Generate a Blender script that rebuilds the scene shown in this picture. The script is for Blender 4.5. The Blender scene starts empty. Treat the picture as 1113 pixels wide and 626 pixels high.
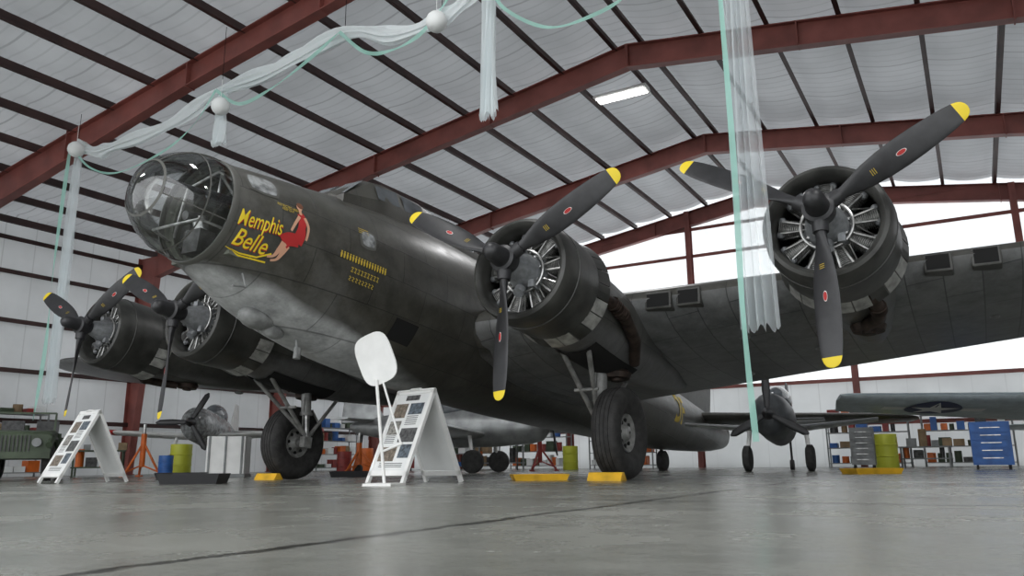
import bpy, bmesh, math, random
from mathutils import Vector, Matrix
random.seed(3)
SC=bpy.context.scene
pi=math.pi
# ------------------------------------------------------------ materials
def mat(name,col,rough=.6,metal=0.,var=.0,vscale=4.,bump=0.,bscale=30.,col2=None,spec=.5,emit=0.,coat=0.):
    m=bpy.data.materials.new(name);m.use_nodes=True
    nt=m.node_tree;N=nt.nodes;b=N['Principled BSDF']
    b.inputs['Roughness'].default_value=rough;b.inputs['Metallic'].default_value=metal
    b.inputs['Specular IOR Level'].default_value=spec
    b.inputs['Base Color'].default_value=(*col,1)
    if coat: b.inputs['Coat Weight'].default_value=coat
    if emit:
        b.inputs['Emission Color'].default_value=(*col,1);b.inputs['Emission Strength'].default_value=emit
    tc=N.new('ShaderNodeTexCoord')
    if var or col2:
        n=N.new('ShaderNodeTexNoise');n.inputs['Scale'].default_value=vscale;n.inputs['Detail'].default_value=6
        nt.links.new(tc.outputs['Object'],n.inputs['Vector'])
        r=N.new('ShaderNodeValToRGB')
        c2=col2 or tuple(max(0,c*(1-var)) for c in col);c1=col if col2 else tuple(min(1,c*(1+var)) for c in col)
        r.color_ramp.elements[0].position=.35;r.color_ramp.elements[1].position=.65
        r.color_ramp.elements[0].color=(*c2,1);r.color_ramp.elements[1].color=(*c1,1)
        nt.links.new(n.outputs['Fac'],r.inputs[0]);nt.links.new(r.outputs[0],b.inputs['Base Color'])
    if bump:
        n=N.new('ShaderNodeTexNoise');n.inputs['Scale'].default_value=bscale;n.inputs['Detail'].default_value=4
        nt.links.new(tc.outputs['Object'],n.inputs['Vector'])
        bp=N.new('ShaderNodeBump');bp.inputs['Strength'].default_value=bump;bp.inputs['Distance'].default_value=.02
        nt.links.new(n.outputs['Fac'],bp.inputs['Height']);nt.links.new(bp.outputs[0],b.inputs['Normal'])
    return m
def skin_mat(name,top,low,zsplit,swap,rough=.38,seam=.5,slope=0.,wlo=.72,whi=1.35,noz=.22,patchy=0.):
    m=bpy.data.materials.new(name);m.use_nodes=True
    nt=m.node_tree;N=nt.nodes;L=nt.links;b=N['Principled BSDF']
    tc=N.new('ShaderNodeTexCoord');sp=N.new('ShaderNodeSeparateXYZ');L.new(tc.outputs['Object'],sp.inputs[0])
    n=N.new('ShaderNodeTexNoise');n.inputs['Scale'].default_value=1.3;n.inputs['Detail'].default_value=8;L.new(tc.outputs['Object'],n.inputs['Vector'])
    a=N.new('ShaderNodeMath');a.operation='MULTIPLY_ADD';L.new(sp.outputs[0],a.inputs[0]);a.inputs[1].default_value=slope;L.new(sp.outputs[2],a.inputs[2])
    a2=N.new('ShaderNodeMath');a2.operation='MULTIPLY_ADD';L.new(n.outputs['Fac'],a2.inputs[0]);a2.inputs[1].default_value=noz;L.new(a.outputs[0],a2.inputs[2])
    mr=N.new('ShaderNodeMapRange');mr.inputs['From Min'].default_value=zsplit-.05+noz/2;mr.inputs['From Max'].default_value=zsplit+.05+noz/2;L.new(a2.outputs[0],mr.inputs['Value'])
    mx=N.new('ShaderNodeMix');mx.data_type='RGBA';L.new(mr.outputs[0],mx.inputs['Factor']);mx.inputs['A'].default_value=(*low,1);mx.inputs['B'].default_value=(*top,1)
    n2=N.new('ShaderNodeTexNoise');n2.inputs['Scale'].default_value=3.5;n2.inputs['Detail'].default_value=9;n2.inputs['Roughness'].default_value=.7;L.new(tc.outputs['Object'],n2.inputs['Vector'])
    w=N.new('ShaderNodeMapRange');w.inputs['From Min'].default_value=.3;w.inputs['From Max'].default_value=.75;w.inputs['To Min'].default_value=wlo;w.inputs['To Max'].default_value=whi;L.new(n2.outputs['Fac'],w.inputs['Value'])
    mul=N.new('ShaderNodeMix');mul.data_type='RGBA';mul.blend_type='MULTIPLY';mul.inputs['Factor'].default_value=1
    L.new(mx.outputs['Result'],mul.inputs['A']);L.new(w.outputs[0],mul.inputs['B'])
    src=mul.outputs['Result']
    if patchy:
        n4=N.new('ShaderNodeTexNoise');n4.inputs['Scale'].default_value=.9;n4.inputs['Detail'].default_value=10;n4.inputs['Roughness'].default_value=.75;L.new(tc.outputs['Object'],n4.inputs['Vector'])
        pm=N.new('ShaderNodeMapRange');pm.inputs['From Min'].default_value=.50;pm.inputs['From Max'].default_value=.66;pm.inputs['To Max'].default_value=patchy;L.new(n4.outputs['Fac'],pm.inputs['Value'])
        px=N.new('ShaderNodeMix');px.data_type='RGBA';L.new(pm.outputs[0],px.inputs['Factor']);L.new(src,px.inputs['A']);px.inputs['B'].default_value=(.20,.20,.195,1);src=px.outputs['Result']
    cb=N.new('ShaderNodeCombineXYZ');L.new(sp.outputs[0],cb.inputs[0]);L.new(sp.outputs[swap],cb.inputs[1])
    br=N.new('ShaderNodeTexBrick');br.inputs['Scale'].default_value=1.0;br.inputs['Mortar Size'].default_value=.008;br.inputs['Brick Width'].default_value=1.05;br.inputs['Row Height'].default_value=.46
    br.inputs['Color1'].default_value=(1,1,1,1);br.inputs['Color2'].default_value=(.80,.80,.80,1);br.inputs['Mortar'].default_value=(seam,seam,seam,1)
    L.new(cb.outputs[0],br.inputs['Vector'])
    m2=N.new('ShaderNodeMix');m2.data_type='RGBA';m2.blend_type='MULTIPLY';m2.inputs['Factor'].default_value=1
    L.new(src,m2.inputs['A']);L.new(br.outputs['Color'],m2.inputs['B']);L.new(m2.outputs['Result'],b.inputs['Base Color'])
    rr=N.new('ShaderNodeMapRange');rr.inputs['To Min'].default_value=rough-.12;rr.inputs['To Max'].default_value=rough+.18;L.new(n2.outputs['Fac'],rr.inputs['Value']);L.new(rr.outputs[0],b.inputs['Roughness'])
    bp=N.new('ShaderNodeBump');bp.inputs['Strength'].default_value=.45;bp.inputs['Distance'].default_value=.014
    ad=N.new('ShaderNodeMath');ad.operation='MULTIPLY_ADD';L.new(n.outputs['Fac'],ad.inputs[0]);ad.inputs[1].default_value=1.8;L.new(br.outputs['Fac'],ad.inputs[2])
    L.new(ad.outputs[0],bp.inputs['Height']);L.new(bp.outputs[0],b.inputs['Normal'])
    return m
def veil(name,col,op):
    m=bpy.data.materials.new(name);m.use_nodes=True
    nt=m.node_tree;N=nt.nodes;L=nt.links;N.clear()
    o=N.new('ShaderNodeOutputMaterial');d=N.new('ShaderNodeBsdfDiffuse');d.inputs[0].default_value=(*col,1)
    t=N.new('ShaderNodeBsdfTranslucent');t.inputs[0].default_value=(*col,1)
    tr=N.new('ShaderNodeBsdfTransparent');a=N.new('ShaderNodeMixShader');a.inputs[0].default_value=.4
    L.new(d.outputs[0],a.inputs[1]);L.new(t.outputs[0],a.inputs[2])
    b=N.new('ShaderNodeMixShader');b.inputs[0].default_value=op;L.new(tr.outputs[0],b.inputs[1]);L.new(a.outputs[0],b.inputs[2]);L.new(b.outputs[0],o.inputs[0])
    return m
def panelmat(name,col,trans,axis=0,period=.9,line=.75,rough=.6,fine=0,bstr=.3):
    m=bpy.data.materials.new(name);m.use_nodes=True
    nt=m.node_tree;N=nt.nodes;L=nt.links;b=N['Principled BSDF'];b.inputs['Roughness'].default_value=rough;b.inputs['Specular IOR Level'].default_value=.2
    tc=N.new('ShaderNodeTexCoord');sp=N.new('ShaderNodeSeparateXYZ');L.new(tc.outputs['Object'],sp.inputs[0])
    def lines(per,wd):
        dv=N.new('ShaderNodeMath');dv.operation='DIVIDE';dv.inputs[1].default_value=per;L.new(sp.outputs[axis],dv.inputs[0])
        fr=N.new('ShaderNodeMath');fr.operation='FRACT';L.new(dv.outputs[0],fr.inputs[0])
        lt=N.new('ShaderNodeMath');lt.operation='LESS_THAN';lt.inputs[1].default_value=wd;L.new(fr.outputs[0],lt.inputs[0]);return lt.outputs[0]
    fac=lines(period,.035)
    if fine:
        f2=lines(fine,.16);mu=N.new('ShaderNodeMath');mu.operation='MULTIPLY';L.new(f2,mu.inputs[0]);mu.inputs[1].default_value=.45
        mxx=N.new('ShaderNodeMath');mxx.operation='MAXIMUM';L.new(fac,mxx.inputs[0]);L.new(mu.outputs[0],mxx.inputs[1]);fac=mxx.outputs[0]
    n=N.new('ShaderNodeTexNoise');n.inputs['Scale'].default_value=.5;n.inputs['Detail'].default_value=5;L.new(tc.outputs['Object'],n.inputs['Vector'])
    r=N.new('ShaderNodeValToRGB');r.color_ramp.elements[0].position=.3;r.color_ramp.elements[1].position=.7
    r.color_ramp.elements[0].color=(*[c*.78 for c in col],1);r.color_ramp.elements[1].color=(*col,1);L.new(n.outputs['Fac'],r.inputs[0])
    mx=N.new('ShaderNodeMix');mx.data_type='RGBA';L.new(fac,mx.inputs['Factor']);L.new(r.outputs[0],mx.inputs['A']);mx.inputs['B'].default_value=(*[c*line for c in col],1)
    L.new(mx.outputs['Result'],b.inputs['Base Color'])
    bp=N.new('ShaderNodeBump');bp.inputs['Strength'].default_value=bstr;bp.inputs['Distance'].default_value=.05
    n3=N.new('ShaderNodeTexNoise');n3.inputs['Scale'].default_value=2.5;L.new(tc.outputs['Object'],n3.inputs['Vector']);L.new(n3.outputs['Fac'],bp.inputs['Height']);L.new(bp.outputs[0],b.inputs['Normal'])
    if trans:
        o=N['Material Output'];t=N.new('ShaderNodeBsdfTranslucent');L.new(mx.outputs['Result'],t.inputs[0])
        s=N.new('ShaderNodeMixShader');s.inputs[0].default_value=trans;L.new(b.outputs[0],s.inputs[1]);L.new(t.outputs[0],s.inputs[2]);L.new(s.outputs[0],o.inputs[0])
    return m
def glassmat(name,tint,refl=.12):
    m=bpy.data.materials.new(name);m.use_nodes=True
    nt=m.node_tree;N=nt.nodes;L=nt.links;N.clear()
    o=N.new('ShaderNodeOutputMaterial');tr=N.new('ShaderNodeBsdfTransparent');tr.inputs[0].default_value=(*tint,1)
    g=N.new('ShaderNodeBsdfGlossy');g.inputs['Roughness'].default_value=.04
    f=N.new('ShaderNodeLayerWeight');f.inputs[0].default_value=.3
    mr=N.new('ShaderNodeMapRange');mr.inputs['To Min'].default_value=refl;mr.inputs['To Max'].default_value=.85;L.new(f.outputs['Fresnel'],mr.inputs['Value'])
    mx=N.new('ShaderNodeMixShader');L.new(mr.outputs[0],mx.inputs[0]);L.new(tr.outputs[0],mx.inputs[1]);L.new(g.outputs[0],mx.inputs[2]);L.new(mx.outputs[0],o.inputs[0])
    return m
OLIVE=(.055,.053,.044)
M_fus=skin_mat('fuselage_paint',OLIVE,(.42,.43,.43),.50,2,rough=.36,slope=-.165,noz=.14,wlo=.6,whi=1.6,patchy=.26)
M_wtop=skin_mat('wing_upper_paint',OLIVE,OLIVE,-9,1,patchy=.2)
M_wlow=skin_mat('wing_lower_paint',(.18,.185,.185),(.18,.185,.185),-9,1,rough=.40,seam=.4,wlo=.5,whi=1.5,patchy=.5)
M_nac=skin_mat('nacelle_paint',(.065,.065,.058),(.14,.14,.14),1.3,2,rough=.40,wlo=.6,whi=1.5,patchy=.3)
M_cowl=mat('cowl_paint',(.042,.042,.038),.40,var=.45,vscale=3,bump=.1)
M_flap=mat('worn_flap',(.34,.34,.32),.5,.3,var=.3,vscale=8)
M_fair=mat('fairing_grey',(.22,.225,.22),.45,0,var=.35,vscale=7)
M_black=mat('prop_black',(.024,.024,.026),.42,var=.25,vscale=6)
M_yel=mat('yellow_paint',(.80,.60,.02),.5)
M_yelt=mat('tally_yellow',(.58,.42,.04),.6)
M_red=mat('red_paint',(.45,.02,.02),.5)
M_white=mat('white_paint',(.78,.78,.76),.5,var=.05)
M_rub=mat('tyre_rubber',(.028,.027,.026),.75,var=.4,vscale=9,bump=.3)
M_steel=mat('steel',(.40,.40,.39),.32,.8,var=.3,vscale=12)
M_dsteel=mat('dark_steel',(.06,.06,.06),.5,.5,var=.4,vscale=12)
M_cyl=mat('cylinder_steel',(.20,.20,.19),.42,.6,var=.4,vscale=12)
M_gearg=mat('gear_grey',(.24,.24,.23),.45,.2,var=.3,vscale=8)
M_dark=mat('shade_and_cord_black',(.008,.008,.008),.9)  # near-black; paints the shade inside openings, also colours cords and hub discs
M_case=mat('engine_case',(.26,.27,.28),.38,.3,var=.2,vscale=14)
M_exh=mat('exhaust_rust',(.05,.035,.028),.6,.5,var=.5,vscale=7)
M_inter=mat('interior_paint',(.16,.17,.14),.6,var=.3,vscale=5)
M_glass=glassmat('plexiglass',(.93,.95,.95),.07)
M_gl2=mat('window_glass',(.10,.11,.12),.08,0,var=.3,vscale=3)
M_gl3=mat('nose_window_glass',(.24,.25,.25),.2,0,var=.5,vscale=9)
M_frame=mat('nose_frame',(.10,.10,.09),.45)
M_skin=mat('painted_skin_tone',(.62,.34,.22),.6);M_hair=mat('painted_hair',(.16,.06,.03),.6)
M_redst=mat('red_primer_steel',(.25,.075,.062),.5,var=.2,vscale=1.5)
M_purl=mat('purlin_steel',(.055,.026,.024),.55,var=.3,vscale=1.5)  # steel colour darkened to paint in the purlins' backlit look
M_roof=panelmat('roof_insulation',(.52,.535,.55),.18,axis=1,period=1.55,line=.66,fine=.31,bstr=.6)
M_wall=panelmat('wall_sheet',(.68,.70,.71),.16,axis=1,period=.95,line=.72)
M_wallE=panelmat('end_wall_sheet',(.80,.82,.82),.60,axis=0,period=.95,line=.85)
M_wallEl=panelmat('end_wall_lower',(.62,.64,.64),.25,axis=0,period=.95,line=.8)
M_veil=veil('white_tulle',(.92,.96,.97),.85);M_veil2=veil('sheer_tulle',(.90,.95,.97),.42)
M_mint=veil('mint_ribbon',(.42,.74,.64),.8)
M_lamp=mat('lamp_tube',(1,1,.98),.5,emit=6);M_lant=mat('paper_lantern',(.85,.87,.86),.7)
# ------------------------------------------------------------ mesh builder
class B:
    def __init__(s): s.V=[];s.F=[];s.I=[]
    def add(s,V,F,mi=0):
        o=len(s.V);s.V+=[Vector(v) for v in V];s.F+=[tuple(i+o for i in f) for f in F];s.I+=[mi]*len(F);return s
    def loft(s,R,mi=0,cap=True,closed=True):
        n=len(R[0]);V=[p for r in R for p in r];F=[];K=len(R)
        for i in range(K-1):
            for j in range(n if closed else n-1):
                F.append((i*n+j,i*n+(j+1)%n,(i+1)*n+(j+1)%n,(i+1)*n+j))
        if cap: F.append(tuple(range(n))[::-1]);F.append(tuple((K-1)*n+j for j in range(n)))
        return s.add(V,F,mi)
    def rev(s,prof,o=(0,0,0),ax=(1,0,0),seg=24,mi=0,cap=False):
        ax=Vector(ax).normalized();u=ax.orthogonal().normalized();w=ax.cross(u);o=Vector(o)
        return s.loft([[o+ax*t+(u*math.cos(2*pi*k/seg)+w*math.sin(2*pi*k/seg))*r for k in range(seg)] for t,r in prof],mi,cap)
    def cyl(s,a,b,r,r2=None,seg=12,mi=0):
        a=Vector(a);b=Vector(b);d=b-a
        return s.rev([(0,r),(d.length,r if r2 is None else r2)],a,d,seg,mi,True)
    def tube(s,P,r,seg=8,mi=0):
        P=[Vector(p) for p in P];R=[]
        for i,p in enumerate(P):
            d=(P[min(i+1,len(P)-1)]-P[max(i-1,0)]).normalized()
            u=d.cross(Vector((.31,.22,.93))).normalized();w=d.cross(u);rr=r[i] if isinstance(r,(list,tuple)) else r
            R.append([p+(u*math.cos(2*pi*k/seg)+w*math.sin(2*pi*k/seg))*rr for k in range(seg)])
        return s.loft(R,mi)
    def sph(s,c,r,seg=16,mi=0,sc=(1,1,1)):
        c=Vector(c);n=seg//2;R=[]
        for i in range(n+1):
            a=pi*max(.02,min(n-.02,i))/n
            R.append([c+Vector((math.sin(a)*math.cos(2*pi*k/seg)*r*sc[0],math.sin(a)*math.sin(2*pi*k/seg)*r*sc[1],math.cos(a)*r*sc[2])) for k in range(seg)])
        return s.loft(R,mi)
    def box(s,c,d,rz=0,mi=0):
        c=Vector(c);R=Matrix.Rotation(rz,3,'Z')
        V=[c+R@Vector((x*d[0]/2,y*d[1]/2,z*d[2]/2)) for x in(-1,1) for y in(-1,1) for z in(-1,1)]
        return s.add(V,[(0,1,3,2),(4,6,7,5),(0,4,5,1),(2,3,7,6),(0,2,6,4),(1,5,7,3)],mi)
    def beam(s,a,b,w,h,mi=0):
        a=Vector(a);b=Vector(b);d=(b-a).normalized();u=d.cross(Vector((0,0,1)));u=u.normalized() if u.length>1e-3 else Vector((1,0,0));k=u.cross(d)
        return s.loft([[p+u*x*w/2+k*z*h/2 for x,z in((-1,-1),(1,-1),(1,1),(-1,1))] for p in(a,b)],mi)
    def obj(s,name,mats,parent=None,smooth=True,ang=40,M=None,recalc=True,bevel=0):
        me=bpy.data.meshes.new(name);me.from_pydata([tuple(v) for v in s.V],[],s.F)
        if not isinstance(mats,(list,tuple)): mats=[mats]
        for m in mats: me.materials.append(m)
        me.polygons.foreach_set('material_index',s.I)
        if recalc:
            bm=bmesh.new();bm.from_mesh(me);bmesh.ops.recalc_face_normals(bm,faces=bm.faces);bm.to_mesh(me);bm.free()
        me.polygons.foreach_set('use_smooth',[smooth]*len(me.polygons))
        if smooth: me.set_sharp_from_angle(angle=math.radians(ang))
        me.update();o=bpy.data.objects.new(name,me);SC.collection.objects.link(o)
        if parent: o.parent=parent
        if M is not None:
            if parent: o.matrix_basis=M
            else: o.matrix_world=M
        if bevel:
            md=o.modifiers.new('bevel','BEVEL');md.width=bevel;md.segments=2;md.limit_method='ANGLE'
        return o
def empty(name,M=None):
    e=bpy.data.objects.new(name,None);SC.collection.objects.link(e)
    if M is not None: e.matrix_world=M
    return e
def T(x,y,z=0,rz=0,s=1): return Matrix.Translation((x,y,z))@Matrix.Rotation(rz,4,'Z')@Matrix.Scale(s,4)
def textverts(body,size=1,shear=0,bold=0):
    cu=bpy.data.curves.new('t','FONT');cu.body=body;cu.size=size;cu.shear=shear;cu.offset=bold;cu.align_x='CENTER';cu.align_y='CENTER';cu.resolution_u=3;cu.space_line=.85
    o=bpy.data.objects.new('t',cu);SC.collection.objects.link(o)
    dg=bpy.context.evaluated_depsgraph_get();me=bpy.data.meshes.new_from_object(o.evaluated_get(dg))
    V=[v.co.copy() for v in me.vertices];F=[tuple(p.vertices) for p in me.polygons]
    bpy.data.objects.remove(o);bpy.data.curves.remove(cu);bpy.data.meshes.remove(me)
    return V,F
def cr(a,b,c,d_,t): return .5*((2*b)+(-a+c)*t+(2*a-5*b+4*c-d_)*t*t+(-a+3*b-3*c+d_)*t**3)
# ------------------------------------------------------------ camera
f,p,r,h=855.5,.2179,-.0106,.271
cp,sp_=math.cos(p),math.sin(p)
Fw=Vector((0,cp,sp_));U0=Vector((0,-sp_,cp));R0=Vector((1,0,0))
R2=math.cos(r)*R0+math.sin(r)*U0;U2=-math.sin(r)*R0+math.cos(r)*U0
cam=bpy.data.cameras.new('camera');cam.sensor_width=36;cam.lens=f/1113*36;cam.clip_end=300;cam.clip_start=.02
co=bpy.data.objects.new('camera',cam);SC.collection.objects.link(co)
M=Matrix.Identity(4)
for i in range(3): M[i][0]=R2[i];M[i][1]=U2[i];M[i][2]=-Fw[i]
M[2][3]=h;co.matrix_world=M;SC.camera=co
# ------------------------------------------------------------ hangar frame: local x = across, y = along
HA=-math.atan2(.5017,.8651);MH=Matrix.Rotation(HA,4,'Z')
H,u0,sl,vB,d,W=10.09,-6.43,.154,16.97,6.47,18.85
V0,V1=vB-3*d,vB+2*d
def roofz(u): return H-abs(u-u0)*sl
fl=B().add([(-40,-40,0),(40,-40,0),(40,V1+.3,0),(-40,V1+.3,0)],[(0,1,2,3)])
mf=bpy.data.materials.new('polished_concrete');mf.use_nodes=True
nt=mf.node_tree;N=nt.nodes;L=nt.links;b=N['Principled BSDF']
tc=N.new('ShaderNodeTexCoord');sp=N.new('ShaderNodeSeparateXYZ');L.new(tc.outputs['Object'],sp.inputs[0])
n1=N.new('ShaderNodeTexNoise');n1.inputs['Scale'].default_value=.9;n1.inputs['Detail'].default_value=10;n1.inputs['Roughness'].default_value=.62;L.new(tc.outputs['Object'],n1.inputs['Vector'])
n2=N.new('ShaderNodeTexNoise');n2.inputs['Scale'].default_value=60;n2.inputs['Detail'].default_value=5;n2.inputs['Roughness'].default_value=.7;L.new(tc.outputs['Object'],n2.inputs['Vector'])
ra=N.new('ShaderNodeValToRGB');ra.color_ramp.elements[0].position=.3;ra.color_ramp.elements[1].position=.72
ra.color_ramp.elements[0].color=(.165,.168,.148,1);ra.color_ramp.elements[1].color=(.285,.287,.258,1);L.new(n1.outputs['Fac'],ra.inputs[0])
rb=N.new('ShaderNodeMapRange');rb.inputs['From Min'].default_value=.3;rb.inputs['From Max'].default_value=.7;rb.inputs['To Min'].default_value=.86;rb.inputs['To Max'].default_value=1.12;L.new(n2.outputs['Fac'],rb.inputs['Value'])
mm=N.new('ShaderNodeMix');mm.data_type='RGBA';mm.blend_type='MULTIPLY';mm.inputs['Factor'].default_value=1;L.new(ra.outputs[0],mm.inputs['A']);L.new(rb.outputs[0],mm.inputs['B'])
def crack(sock,off,amp,wid,per):
    nn=N.new('ShaderNodeTexNoise');nn.inputs['Scale'].default_value=2.2;nn.inputs['Detail'].default_value=9;nn.inputs['Roughness'].default_value=.75;L.new(tc.outputs['Object'],nn.inputs['Vector'])
    a=N.new('ShaderNodeMath');a.operation='MULTIPLY_ADD';L.new(nn.outputs['Fac'],a.inputs[0]);a.inputs[1].default_value=amp;L.new(sock,a.inputs[2])
    a1=N.new('ShaderNodeMath');a1.operation='SUBTRACT';L.new(a.outputs[0],a1.inputs[0]);a1.inputs[1].default_value=off+amp*.5
    pp=N.new('ShaderNodeMath');pp.operation='PINGPONG';L.new(a1.outputs[0],pp.inputs[0]);pp.inputs[1].default_value=per
    g=N.new('ShaderNodeMapRange');L.new(pp.outputs[0],g.inputs['Value']);g.inputs['From Min'].default_value=wid*.3;g.inputs['From Max'].default_value=wid;g.inputs['To Min'].default_value=1;g.inputs['To Max'].default_value=0
    return g.outputs[0]
c1=crack(sp.outputs[0],-2.05,.30,.050,3.0);c2=crack(sp.outputs[1],5.4,.05,.05,3.0)
mxm=N.new('ShaderNodeMath');mxm.operation='MAXIMUM';L.new(c1,mxm.inputs[0]);L.new(c2,mxm.inputs[1])
mk=N.new('ShaderNodeMix');mk.data_type='RGBA';L.new(mxm.outputs[0],mk.inputs['Factor']);L.new(mm.outputs['Result'],mk.inputs['A']);mk.inputs['B'].default_value=(.03,.03,.026,1);L.new(mk.outputs['Result'],b.inputs['Base Color'])
rr=N.new('ShaderNodeMapRange');rr.inputs['From Min'].default_value=.3;rr.inputs['From Max'].default_value=.7;rr.inputs['To Min'].default_value=.15;rr.inputs['To Max'].default_value=.34;L.new(n1.outputs['Fac'],rr.inputs['Value']);L.new(rr.outputs[0],b.inputs['Roughness'])
bp=N.new('ShaderNodeBump');bp.inputs['Strength'].default_value=.10;bp.inputs['Distance'].default_value=.006;sb=N.new('ShaderNodeMath');sb.operation='SUBTRACT';L.new(n2.outputs['Fac'],sb.inputs[0]);L.new(mxm.outputs[0],sb.inputs[1]);L.new(sb.outputs[0],bp.inputs['Height']);L.new(bp.outputs[0],b.inputs['Normal'])
fl.obj('floor',mf,smooth=False,M=MH,recalc=False)
purl=sorted(u0+s*(k*1.5+.35) for k in range(13) for s in(-1,1))
cl=B();prof=[];us=[u0-W]+purl+[u0+W]
for a_,b_ in zip(us[:-1],us[1:]):
    for k in range(6):
        t=k/6;u=a_+(b_-a_)*t;prof.append((u,roofz(u)+.62-.10*math.sin(pi*t)))
prof.append((u0+W,roofz(u0+W)+.62))
cl.loft([[(u,v,z) for u,z in prof] for v in(V0,V1)],closed=False,cap=False)
cl.obj('ceiling',M_roof,M=MH,recalc=False)
pb=B()
for u in purl:
    z=roofz(u)+.41
    pb.box((u,(V0+V1)/2,z),(.035,V1-V0,.22));pb.box((u+.04,(V0+V1)/2,z-.105),(.10,V1-V0,.018))
pb.obj('trim_1',M_purl,M=MH,smooth=False)
def frame(v,i):
    fb=B()
    for s in(-1,1):
        st=[(0,.30,.30),(8,.26,.30),(W-1.0,.62,.30)]
        pts=[(u0+s*o,roofz(u0+s*o)-lo,roofz(u0+s*o)+hi) for o,lo,hi in st]
        for (ua,la,ha),(ub,lb,hb) in zip(pts[:-1],pts[1:]):
            fb.loft([[(u,v-.008,l),(u,v+.008,l),(u,v+.008,h_),(u,v-.008,h_)] for u,l,h_ in((ua,la,ha),(ub,lb,hb))])
            for q in(0,1):
                za,zb=((la,lb) if q==0 else (ha,hb))
                fb.loft([[(u,v-.125,z-.012),(u,v+.125,z-.012),(u,v+.125,z+.012),(u,v-.125,z+.012)] for u,z in((ua,za),(ub,zb))])
        for o in(0.02,4,8,12.5):
            u=u0+s*o;fb.box((u,v,roofz(u)+.0),(.03,.25,.60 if o<9 else .75))
        uo=u0+s*(W-.12);zt=roofz(uo)+.3;w1,w2=.95,.38
        fb.loft([[(uo,v-.008,z),(uo-s*w,v-.008,z),(uo-s*w,v+.008,z),(uo,v+.008,z)] for z,w in((0,w2),(zt-.7,w1),(zt,w1))])
        fb.loft([[(uo-s*w,v-.125,z),(uo-s*w,v+.125,z),(uo-s*(w+.024),v+.125,z),(uo-s*(w+.024),v-.125,z)] for z,w in((0,w2),(zt-.75,w1))])
        fb.box((uo,v,zt/2),(.024,.25,zt));fb.box((uo-s*.2,v,.012),(.5,.3,.024))
    return fb.obj('trim_%d'%i,M_redst,M=MH,smooth=False)
for i,k in enumerate((-2,-1,0,1)): frame(vB+k*d,2+i)
frame(V1-.18,6)
for nm,s in(('wall_left',-1),('wall_right',1)):
    u=u0+s*W
    B().add([(u,V0,0),(u,V1,0),(u,V1,roofz(u)+.6),(u,V0,roofz(u)+.6)],[(0,1,2,3)]).obj(nm,M_wall,M=MH,smooth=False,recalc=False)
g=B()
for s in(-1,1):
    for z in(1.7,3.2,4.7,6.2,7.25):
        g.box((u0+s*(W-.1),(V0+V1)/2,z),(.2,V1-V0,.05));g.box((u0+s*(W-.2),(V0+V1)/2,z-.05),(.02,V1-V0,.13))
g.obj('trim_7',M_purl,M=MH,smooth=False)
e=B();uL,uR=u0-W,u0+W
e.add([(uL,V1,0),(uR,V1,0),(uR,V1,3.0),(uL,V1,3.0)],[(0,1,2,3)],1)
e.add([(uL,V1,3.0),(uR,V1,3.0),(uR,V1,roofz(uR)+.6),(u0,V1,H+.6),(uL,V1,roofz(uL)+.6)],[(0,1,2,3,4)],0)
e.obj('wall_back',[M_wallE,M_wallEl],M=MH,smooth=False,recalc=False)
g=B()
for z in(1.5,3.0,4.3,5.6,6.9,8.2,9.3):
    hw=min(W,(H+.3-z)/sl)
    g.box((u0,V1-.1,z),(2*hw,.18,.04));g.box((u0,V1-.2,z-.04),(2*hw,.02,.13))
for u in(-20,-14.5,-9.05,-3.45,1.9,7.4):
    zt=roofz(u)+.3;g.box((u,V1-.26,zt/2),(.02,.3,zt));g.box((u,V1-.40,zt/2),(.2,.02,zt));g.box((u,V1-.12,zt/2),(.2,.02,zt))
g.obj('trim_8',M_redst,M=MH,smooth=False)
def fixture(u,v):
    e_=empty('fluorescent_and_fill_light',MH@T(u,v,roofz(u)+.2,pi/2))
    B().loft([[(x,yy,zz) for x,zz in((-.28,-.02),(-.16,.10),(.16,.10),(.28,-.02))] for yy in(-.75,.75)]).obj('housing',M_white,e_,smooth=False)
    t=B()
    for x in(-.15,-.05,.05,.15): t.cyl((x,-.7,-.04),(x,.7,-.04),.019,seg=8)
    t.obj('tubes',M_lamp,e_)
for u,v in((-7.4,18.9),(-6,5.5),(2.5,5.5),(-14,1.5)): fixture(u,v)  # first hangs at the ridge; other three are added, unseen, for interior brightness
# ------------------------------------------------------------ BOMBER
ox,oy,yaw,th=-1.3138,13.6342,-2.0960,.1134
ly=Vector((-math.sin(yaw),math.cos(yaw),0));fx=Vector((math.cos(yaw),math.sin(yaw),0));zz=Vector((0,0,1))
ex=math.cos(th)*fx+math.sin(th)*zz;ez=-math.sin(th)*fx+math.cos(th)*zz
MB=Matrix.Identity(4)
for i in range(3): MB[i][0]=ex[i];MB[i][1]=ly[i];MB[i][2]=ez[i]
MB[0][3],MB[1][3],MB[2][3]=ox,oy,.68
AC=empty('bomber_airplane',MB)
NZ,NR,NL,NX=2.06,.67,.85,5.34
ST=[(NX,NZ,NR,NR,NR),(4.6,1.98,.86,.87,.90),(4.0,1.95,.97,1.0,1.05),(3.2,1.95,1.07,1.15,1.19),(2.2,1.96,1.14,1.28,1.28),(1.0,1.96,1.15,1.36,1.32),(-1,1.96,1.15,1.38,1.32),(-4,1.98,1.13,1.3,1.22),(-7,2.0,1.03,1.14,1.08),(-10,2.03,.92,1.0,.95),(-13,2.10,.74,.82,.74),(-15.5,2.2,.55,.62,.55),(-17.0,2.28,.38,.45,.38)]
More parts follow.
